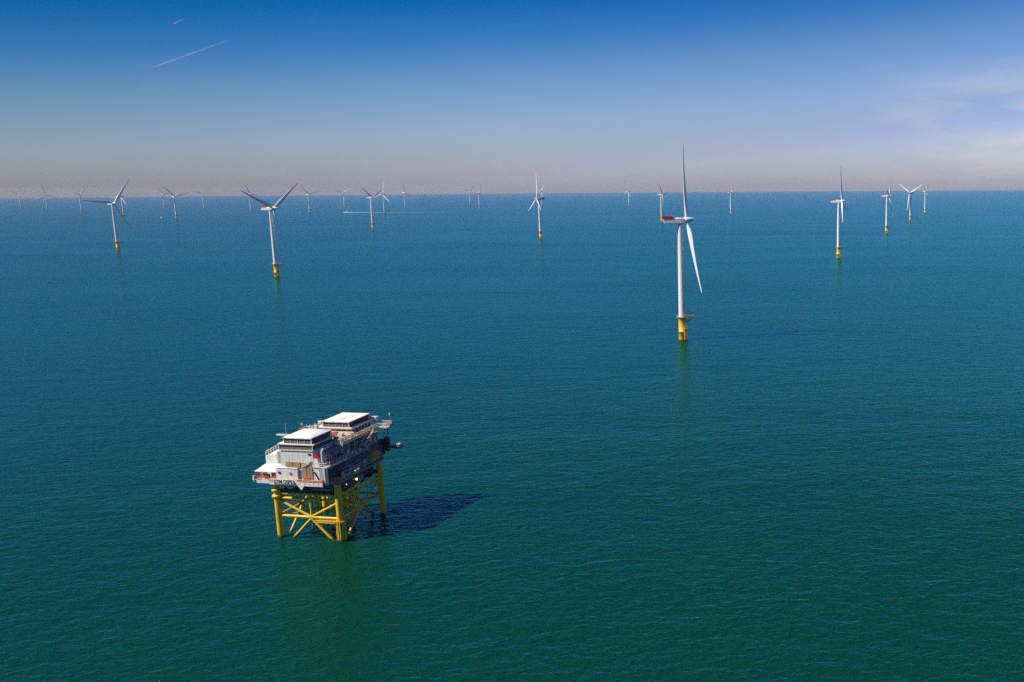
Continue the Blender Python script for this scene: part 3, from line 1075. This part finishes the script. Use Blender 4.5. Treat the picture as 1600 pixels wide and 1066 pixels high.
wdk = wd.build('west_deck', 'offwhite', sub)
MB().rail([(-26.7, 10.4), (-26.7, -1.5), (-20.4, -1.5)], 18.86, 1.2, 0.06, 1.4, 3).build('handrail', 'rust', wdk)
MB().box(-25.7, -20.4, -1.75, -1.62, 18.1, 18.95).build('fascia', 'offwhite', wdk)
un = MB()
for (u, v, w, hh, d) in [(-26.2, 0.6, 1.4, 1.5, 1.0), (-24.4, 0.2, 1.1, 1.2, 1.2), (-22.6, 0.8, 1.3, 1.7, 1.0), (-20.9, 0.4, 1.0, 1.3, 1.2)]:
    un.box(u, u + w, v, v + d, 18.87, 18.87 + hh)
un.build('pump_unit', 'rust', wdk)
MB().box(-26.9, -26.4, -1.9, -1.4, 18.9, 20.4).build('post_light', 'offwhite', wdk)
mz = MB().box(-20.4, -16.72, 10.42, 24.0, 28.42, 28.75).box(-19.6, -16.9, 11.0, 15.0, 28.77, 30.3).box(-19.4, -16.9, 16.0, 20.5, 28.77, 29.9)
mez = mz.build('west_gallery', 'rust', sub)
MB().rail([(-16.8, 10.5), (-20.3, 10.5), (-20.3, 23.9), (-16.8, 23.9)], 28.75, 1.3, 0.1, 1.6, 3).rail([(-19.5, 11.1), (-19.5, 14.9), (-17.0, 14.9)], 30.3, 1.4, 0.1, 1.5, 3).rail([(-19.3, 16.1), (-19.3, 20.4), (-17.0, 20.4)], 29.9, 1.3, 0.1, 1.6, 3).build('handrail', 'offwhite', mez)
MB().tube((-19.0, 12.4, 30.3), (-19.0, 12.4, 32.6), 0.12, n=6).lathe([(0.3, 32.6), (0.42, 32.8), (0.42, 33.4), (0.2, 33.6)], 12, (-19.0, 12.4)).build('beacon', 'tan', mez)
MB().tube((-17.6, 14.2, 30.3), (-17.6, 14.2, 32.4), 0.3, n=8).box(-18.0, -17.2, 16.6, 17.4, 29.92, 31.6).build('vent', 'offwhite', mez)
MB().tube((-17.4, 19.6, 29.9), (-17.4, 19.6, 32.0), 0.1, n=6).lathe([(0.9, 32.0), (1.0, 32.1), (0.9, 32.3)], 14, (-17.4, 19.6)).build('dish', 'roof', mez)
jb = MB().box(-21.2, -14.6, 3.0, 3.5, 32.0, 32.4).tube((-18.6, 3.2, 32.0), (-17.0, 3.2, 30.9), 0.12, n=6)
jb.build('jib', 'offwhite', fm)
MB().tube((-17.4, 2.6, 31.1), (-17.4, 2.6, 36.0), 0.06, n=5).build('aerial', 'lgrey', fm)


# --- small fittings: pipes, boxes and drums bolted along the edges
fit = MB()
rnd = random.Random(5)
for k in range(16):
    u = -11.4 + 0.55 * k
    hh = rnd.uniform(0.4, 1.5)
    fit.box(u, u + rnd.uniform(0.25, 0.45), -2.75, -2.4, 18.86, 18.86 + hh)
for k in range(9):
    v = 9.5 + 1.9 * k
    fit.box(-3.6, -3.0 + rnd.uniform(-0.2, 0.3), v, v + rnd.uniform(0.4, 1.1), 28.82, 28.82 + rnd.uniform(0.5, 1.3))
fit.build('deck_fitting', 'rust', sub)
cf = MB()
for k in range(22):
    v = 3.4 + 0.95 * k
    z = 18.9 + rnd.uniform(0, 0.6)
    w = rnd.uniform(0.25, 0.8)
    cf.box(-0.75, -0.2, v, v + w, z, z + rnd.uniform(0.7, 2.4))
for k in range(8):
    v = 9.0 + 2.1 * k
    z = rnd.uniform(22.6, 25.5)
    cf.box(-2.36, -1.9, v, v + rnd.uniform(0.5, 1.4), z, z + rnd.uniform(0.6, 1.8))
for z, a, c in ((24.6, 8.4, 26.0), (27.0, 12.0, 21.0), (23.4, 8.4, 19.0), (20.9, 3.0, 24.0)):
    cf.tube((-2.15 if z > 22 else -0.3, a, z), (-2.15 if z > 22 else -0.3, c, z), 0.13, n=6)
for v in (10.4, 13.6, 18.0, 21.4, 25.0):
    cf.tube((-2.2, v, 18.9), (-2.2, v, 28.2), 0.12, n=6)
cf.build('conduit_run', 'lgrey', sub)
rg = MB()
for k in range(5):
    rg.tube((-9.0 + 1.1 * k, 9.6, 29.5), (-9.0 + 1.1 * k, 15.6, 29.5), 0.12, n=6)
rg.box(-12.4, -11.2, 10.0, 12.0, 29.42, 30.9)
rg.box(-7.2, -5.6, 12.4, 13.6, 29.42, 30.4)
for k in range(4):
    rg.box(-14.4 + 1.3 * k, -13.6 + 1.3 * k, 14.4, 15.4, 29.42, 30.2 + 0.2 * (k % 2))
for k in range(6):
    rg.tube((-19.8, 11.5 + 2.0 * k, 28.8), (-19.8, 11.5 + 2.0 * k, 31.2 + 0.5 * (k % 3)), 0.14, n=6)
rg.pipe([(-5.0, 8.4, 24.4), (-5.0, 8.4, 29.0), (-4.0, 8.4, 29.6), (-4.0, 12.0, 29.6)], 0.22, 8)
rg.pipe([(-5.5, 2.0, 24.4), (-5.5, 2.0, 27.0), (-5.5, 6.0, 27.4)], 0.2, 8)
rg.build('pipework', 'lgrey', sub)
fa = MB()
for k in range(7):
    u = -14.6 + 1.3 * k
    fa.lathe([(0.24, 31.12), (0.24, 31.5), (0.1, 31.6)], 8, (u, 8.12))
fa.lathe([(0.25, 22.3), (0.25, 24.2), (0.4, 24.25), (0.4, 24.5)], 10, (-20.6, 3.4))
fa.lathe([(0.2, 25.0), (0.2, 27.4)], 8, (-21.6, 6.0))
fa.box(-20.2, -19.2, 5.8, 7.0, 26.6, 28.2)
fa.build('vent', 'lgrey', sub)


# --- loose things on the decks
def deck_thing(mb, name, mat, label, cat, u, v, z):
    o = mb.build(name, mat)
    o.location = loc(u, v, z)
    o.rotation_euler = (0, 0, UA)
    return tag(o, label, cat)


wc = empty('equipment_container', loc(-14.6, -1.45 + 0.0, 18.87), UA)
tag(wc, 'white equipment container on the front deck behind the name board', 'container')
MB().hexa([(-3.7, -1.0, 0), (3.5, -1.0, 0), (3.5, -0.55, 0), (-3.7, -0.55, 0)], [(-3.7, -1.0, 4.1), (3.5, -1.0, 4.1), (3.9, -0.55, 4.5), (-3.3, -0.55, 4.5)]).build('shell', 'offwhite', wc)
MB().box(-3.75, 3.6, -1.1, -0.53, 4.52, 4.7).build('lid', 'roof', wc)
cdd = MB().lathe([(0.42, 0.0), (0.42, 0.08)], 14)
cdd.v = [(x - 2.5, -1.04 - z, y + 3.1) for x, y, z in cdd.v]
cdd.build('porthole', 'dark', wc)
cd2 = MB().lathe([(0.5, 0.0), (0.5, 0.08)], 14)
cd2.v = [(x + 1.2, -1.04 - z, y + 2.9) for x, y, z in cd2.v]
cd2.build('porthole', 'grey', wc)
rc = MB().box(-0.6, 0.6, -0.35, 0.35, 0, 1.35).box(-0.66, 0.66, -0.4, 0.4, 1.36, 1.46)
deck_thing(rc, 'lifebuoy_cabinet', 'red', 'red lifebuoy cabinet on the front deck edge right of the name board', 'safety cabinet', -7.9, -2.55, 18.86)
rc2 = MB().box(-0.55, 0.55, -0.4, 0.4, 0, 1.0).lathe([(0.3, 1.01), (0.3, 1.3)], 12)
deck_thing(rc2, 'fire_cabinet', 'red', 'red fire cabinet on top of the white panel beside the front block', 'safety cabinet', -4.85, -1.5, 26.62)
rc3 = MB().box(-0.9, 0.9, -0.6, 0.6, 0, 0.8).box(-0.95, 0.95, -0.65, 0.65, 0.82, 0.95)
deck_thing(rc3, 'tool_chest', 'red', 'low red chest on the open east bay below the grey cooler', 'chest', -2.2, 2.4, 24.27)


# ------------------------------------------------------------------ vessels
def vessel(px, py, length, hullmat, label, name, cat, heading):
    p = on_sea(px, py)
    t = empty(name, (p.x, p.y, 0), heading)
    tag(t, label, cat)
    L, B = length, length * 0.27
    st_ = [(-0.5, 0.42), (-0.2, 0.5), (0.15, 0.48), (0.35, 0.33), (0.47, 0.12), (0.5, 0.01)]
    vs, fs = [], []
    for x, w in st_:
        sh = 1.0 + 0.5 * max(0, x) * 2
        vs += [(x * L * 0.97, -w * B * 0.7, -0.3), (x * L * 0.97, w * B * 0.7, -0.3), (x * L, w * B, 2.4 * sh), (x * L, -w * B, 2.4 * sh)]
    for i in range(len(st_) - 1):
        a, b_ = i * 4, i * 4 + 4
        for k in range(4):
            fs.append((a + k, a + (k + 1) % 4, b_ + (k + 1) % 4, b_ + k))
    fs += [(3, 2, 1, 0), tuple(range(len(vs) - 4, len(vs)))]
    MB().add(vs, fs).build('hull', hullmat, t)
    cb_ = MB().hexa([(-0.18 * L, -0.3 * B, 2.4), (0.2 * L, -0.3 * B, 2.4), (0.2 * L, 0.3 * B, 2.4), (-0.18 * L, 0.3 * B, 2.4)],
                    [(-0.15 * L, -0.27 * B, 5.6), (0.14 * L, -0.27 * B, 5.6), (0.14 * L, 0.27 * B, 5.6), (-0.15 * L, 0.27 * B, 5.6)]).build('wheelhouse', 'white', t)
    MB().box(-0.13 * L, 0.175 * L, -0.31 * B, 0.31 * B, 4.0, 4.9).build('window', 'dark', cb_)
    MB().tube((-0.05 * L, 0, 5.6), (-0.05 * L, 0, 9.5), 0.14, n=6).tube((-0.05 * L, -1.5, 8.2), (-0.05 * L, 1.5, 8.2), 0.1, n=6).build('mast', 'white', t)
    return p


p0 = on_sea(541.5, 332.5)
p1 = on_sea(760, 331.2)
hd = math.atan2(p0.y - p1.y, p0.x - p1.x)
vessel(541.5, 332.5, 30, 'white', 'small white crew boat racing left at the head of the long white wake', 'crew_boat', 'boat', hd)
vessel(253, 341.2, 22, 'rust', 'small reddish vessel lying beside the close pair of turbines', 'work_boat', 'boat', math.atan2(on_sea(245, 341).y - on_sea(260, 341.3).y, on_sea(245, 341).x - on_sea(260, 341.3).x))


def foam_material():
    m, nt, b = new_mat('wake_foam')
    L = nt.links
    tc = node(nt, 'ShaderNodeTexCoord')
    sx = node(nt, 'ShaderNodeSeparateXYZ')
    L.new(tc.outputs['Object'], sx.inputs[0])
    mr = node(nt, 'ShaderNodeMapRange', interpolation_type='LINEAR')
    mr.inputs['From Min'].default_value = 0
    mr.inputs['From Max'].default_value = -640
    mr.inputs['To Min'].default_value = 1.0
    mr.inputs['To Max'].default_value = 0.0
    L.new(sx.outputs['X'], mr.inputs['Value'])
    pw = node(nt, 'ShaderNodeMath', operation='POWER')
    pw.inputs[1].default_value = 2.2
    L.new(mr.outputs[0], pw.inputs[0])
    nz = node(nt, 'ShaderNodeTexNoise')
    nz.inputs['Scale'].default_value = 0.12
    nz.inputs['Detail'].default_value = 6
    L.new(tc.outputs['Object'], nz.inputs['Vector'])
    n2 = node(nt, 'ShaderNodeMapRange')
    n2.inputs['From Min'].default_value = 0.35
    n2.inputs['From Max'].default_value = 0.6
    n2.inputs['To Min'].default_value = 0.35
    L.new(nz.outputs['Fac'], n2.inputs['Value'])
    mu = node(nt, 'ShaderNodeMath', operation='MULTIPLY')
    L.new(pw.outputs[0], mu.inputs[0])
    L.new(n2.outputs[0], mu.inputs[1])
    b.inputs['Base Color'].default_value = (0.8, 0.83, 0.85, 1)
    b.inputs['Roughness'].default_value = 0.8
    L.new(mu.outputs[0], b.inputs['Alpha'])
    return m


wk = MB()
N = 60
vs = []
for k in range(N + 1):
    x = 6 - 660 * k / N
    w = 14.0 + 0.03 * -min(0, x) + random.uniform(-2.5, 2.5)
    vs += [(x, -w, 0.12), (x, 0, 1.3 * max(0.15, 1 + x / 500.0)), (x, w, 0.12)]
fs = []
for k in range(N):
    a = 3 * k
    fs += [(a, a + 3, a + 4, a + 1), (a + 1, a + 4, a + 5, a + 2)]
wake = wk.add(vs, fs, True).build('wake', foam_material())
wake.location = (p0.x, p0.y, 0)
wake.rotation_euler = (0, 0, hd)
tag(wake, 'long white foam wake trailing behind the crew boat', 'wake', kind='stuff')


# ------------------------------------------------------------------ vapour trails high above
def trail(a, b, dist, r0, r1, label, fade):
    A = CAMP + ray(*a).normalized() * dist
    B = CAMP + ray(*b).normalized() * dist * 1.12
    m, nt, bs = new_mat('vapour')
    L = nt.links
    nt.nodes.remove(bs)
    df = node(nt, 'ShaderNodeBsdfTranslucent')
    dd = node(nt, 'ShaderNodeBsdfDiffuse')
    df.inputs['Color'].default_value = (0.9, 0.9, 0.92, 1)
    dd.inputs['Color'].default_value = (0.9, 0.9, 0.92, 1)
    ad = node(nt, 'ShaderNodeMixShader')
    L.new(dd.outputs[0], ad.inputs[1])
    L.new(df.outputs[0], ad.inputs[2])
    tr = node(nt, 'ShaderNodeBsdfTransparent')
    ms = node(nt, 'ShaderNodeMixShader')
    tc = node(nt, 'ShaderNodeTexCoord')
    nz = node(nt, 'ShaderNodeTexNoise')
    nz.inputs['Scale'].default_value = 0.0012
    nz.inputs['Detail'].default_value = 5
    L.new(tc.outputs['Object'], nz.inputs['Vector'])
    mr = node(nt, 'ShaderNodeMapRange')
    mr.inputs['From Min'].default_value = 0.3
    mr.inputs['From Max'].default_value = 0.7
    mr.inputs['To Min'].default_value = fade * 0.15
    mr.inputs['To Max'].default_value = fade
    L.new(nz.outputs['Fac'], mr.inputs['Value'])
    L.new(mr.outputs[0], ms.inputs[0])
    L.new(tr.outputs[0], ms.inputs[1])
    L.new(ad.outputs[0], ms.inputs[2])
    L.new(ms.outputs[0], nt.nodes['Material Output'].inputs['Surface'])
    mb_ = MB()
    n = 40
    d = B - A
    last = None
    side = d.cross(Vector((0, 0, 1))).normalized()
    pts = []
    for k in range(n + 1):
        t = k / n
        taper = min(1, t * 5 + 0.3, (1 - t) * 4 + 0.1)
        pts.append((d * t, (r0 + (r1 - r0) * t) * taper * random.uniform(0.75, 1.25)))
    for (pa, ra), (pb, rb_) in zip(pts[:-1], pts[1:]):
        mb_.tube(pa, pb, ra, rb_, n=8, caps=False)
    o = mb_.build('vapour_trail', m)
    o.location = A
    tag(o, label, 'vapour trail', 'aircraft vapour trails')


trail((234, 107), (360, 62), 50000, 26, 20, 'longer thin white vapour trail sloping up across the left sky', 0.22)
trail((270, 38), (289, 28), 45000, 22, 15, 'short vapour trail high in the sky above the longer one', 0.22)
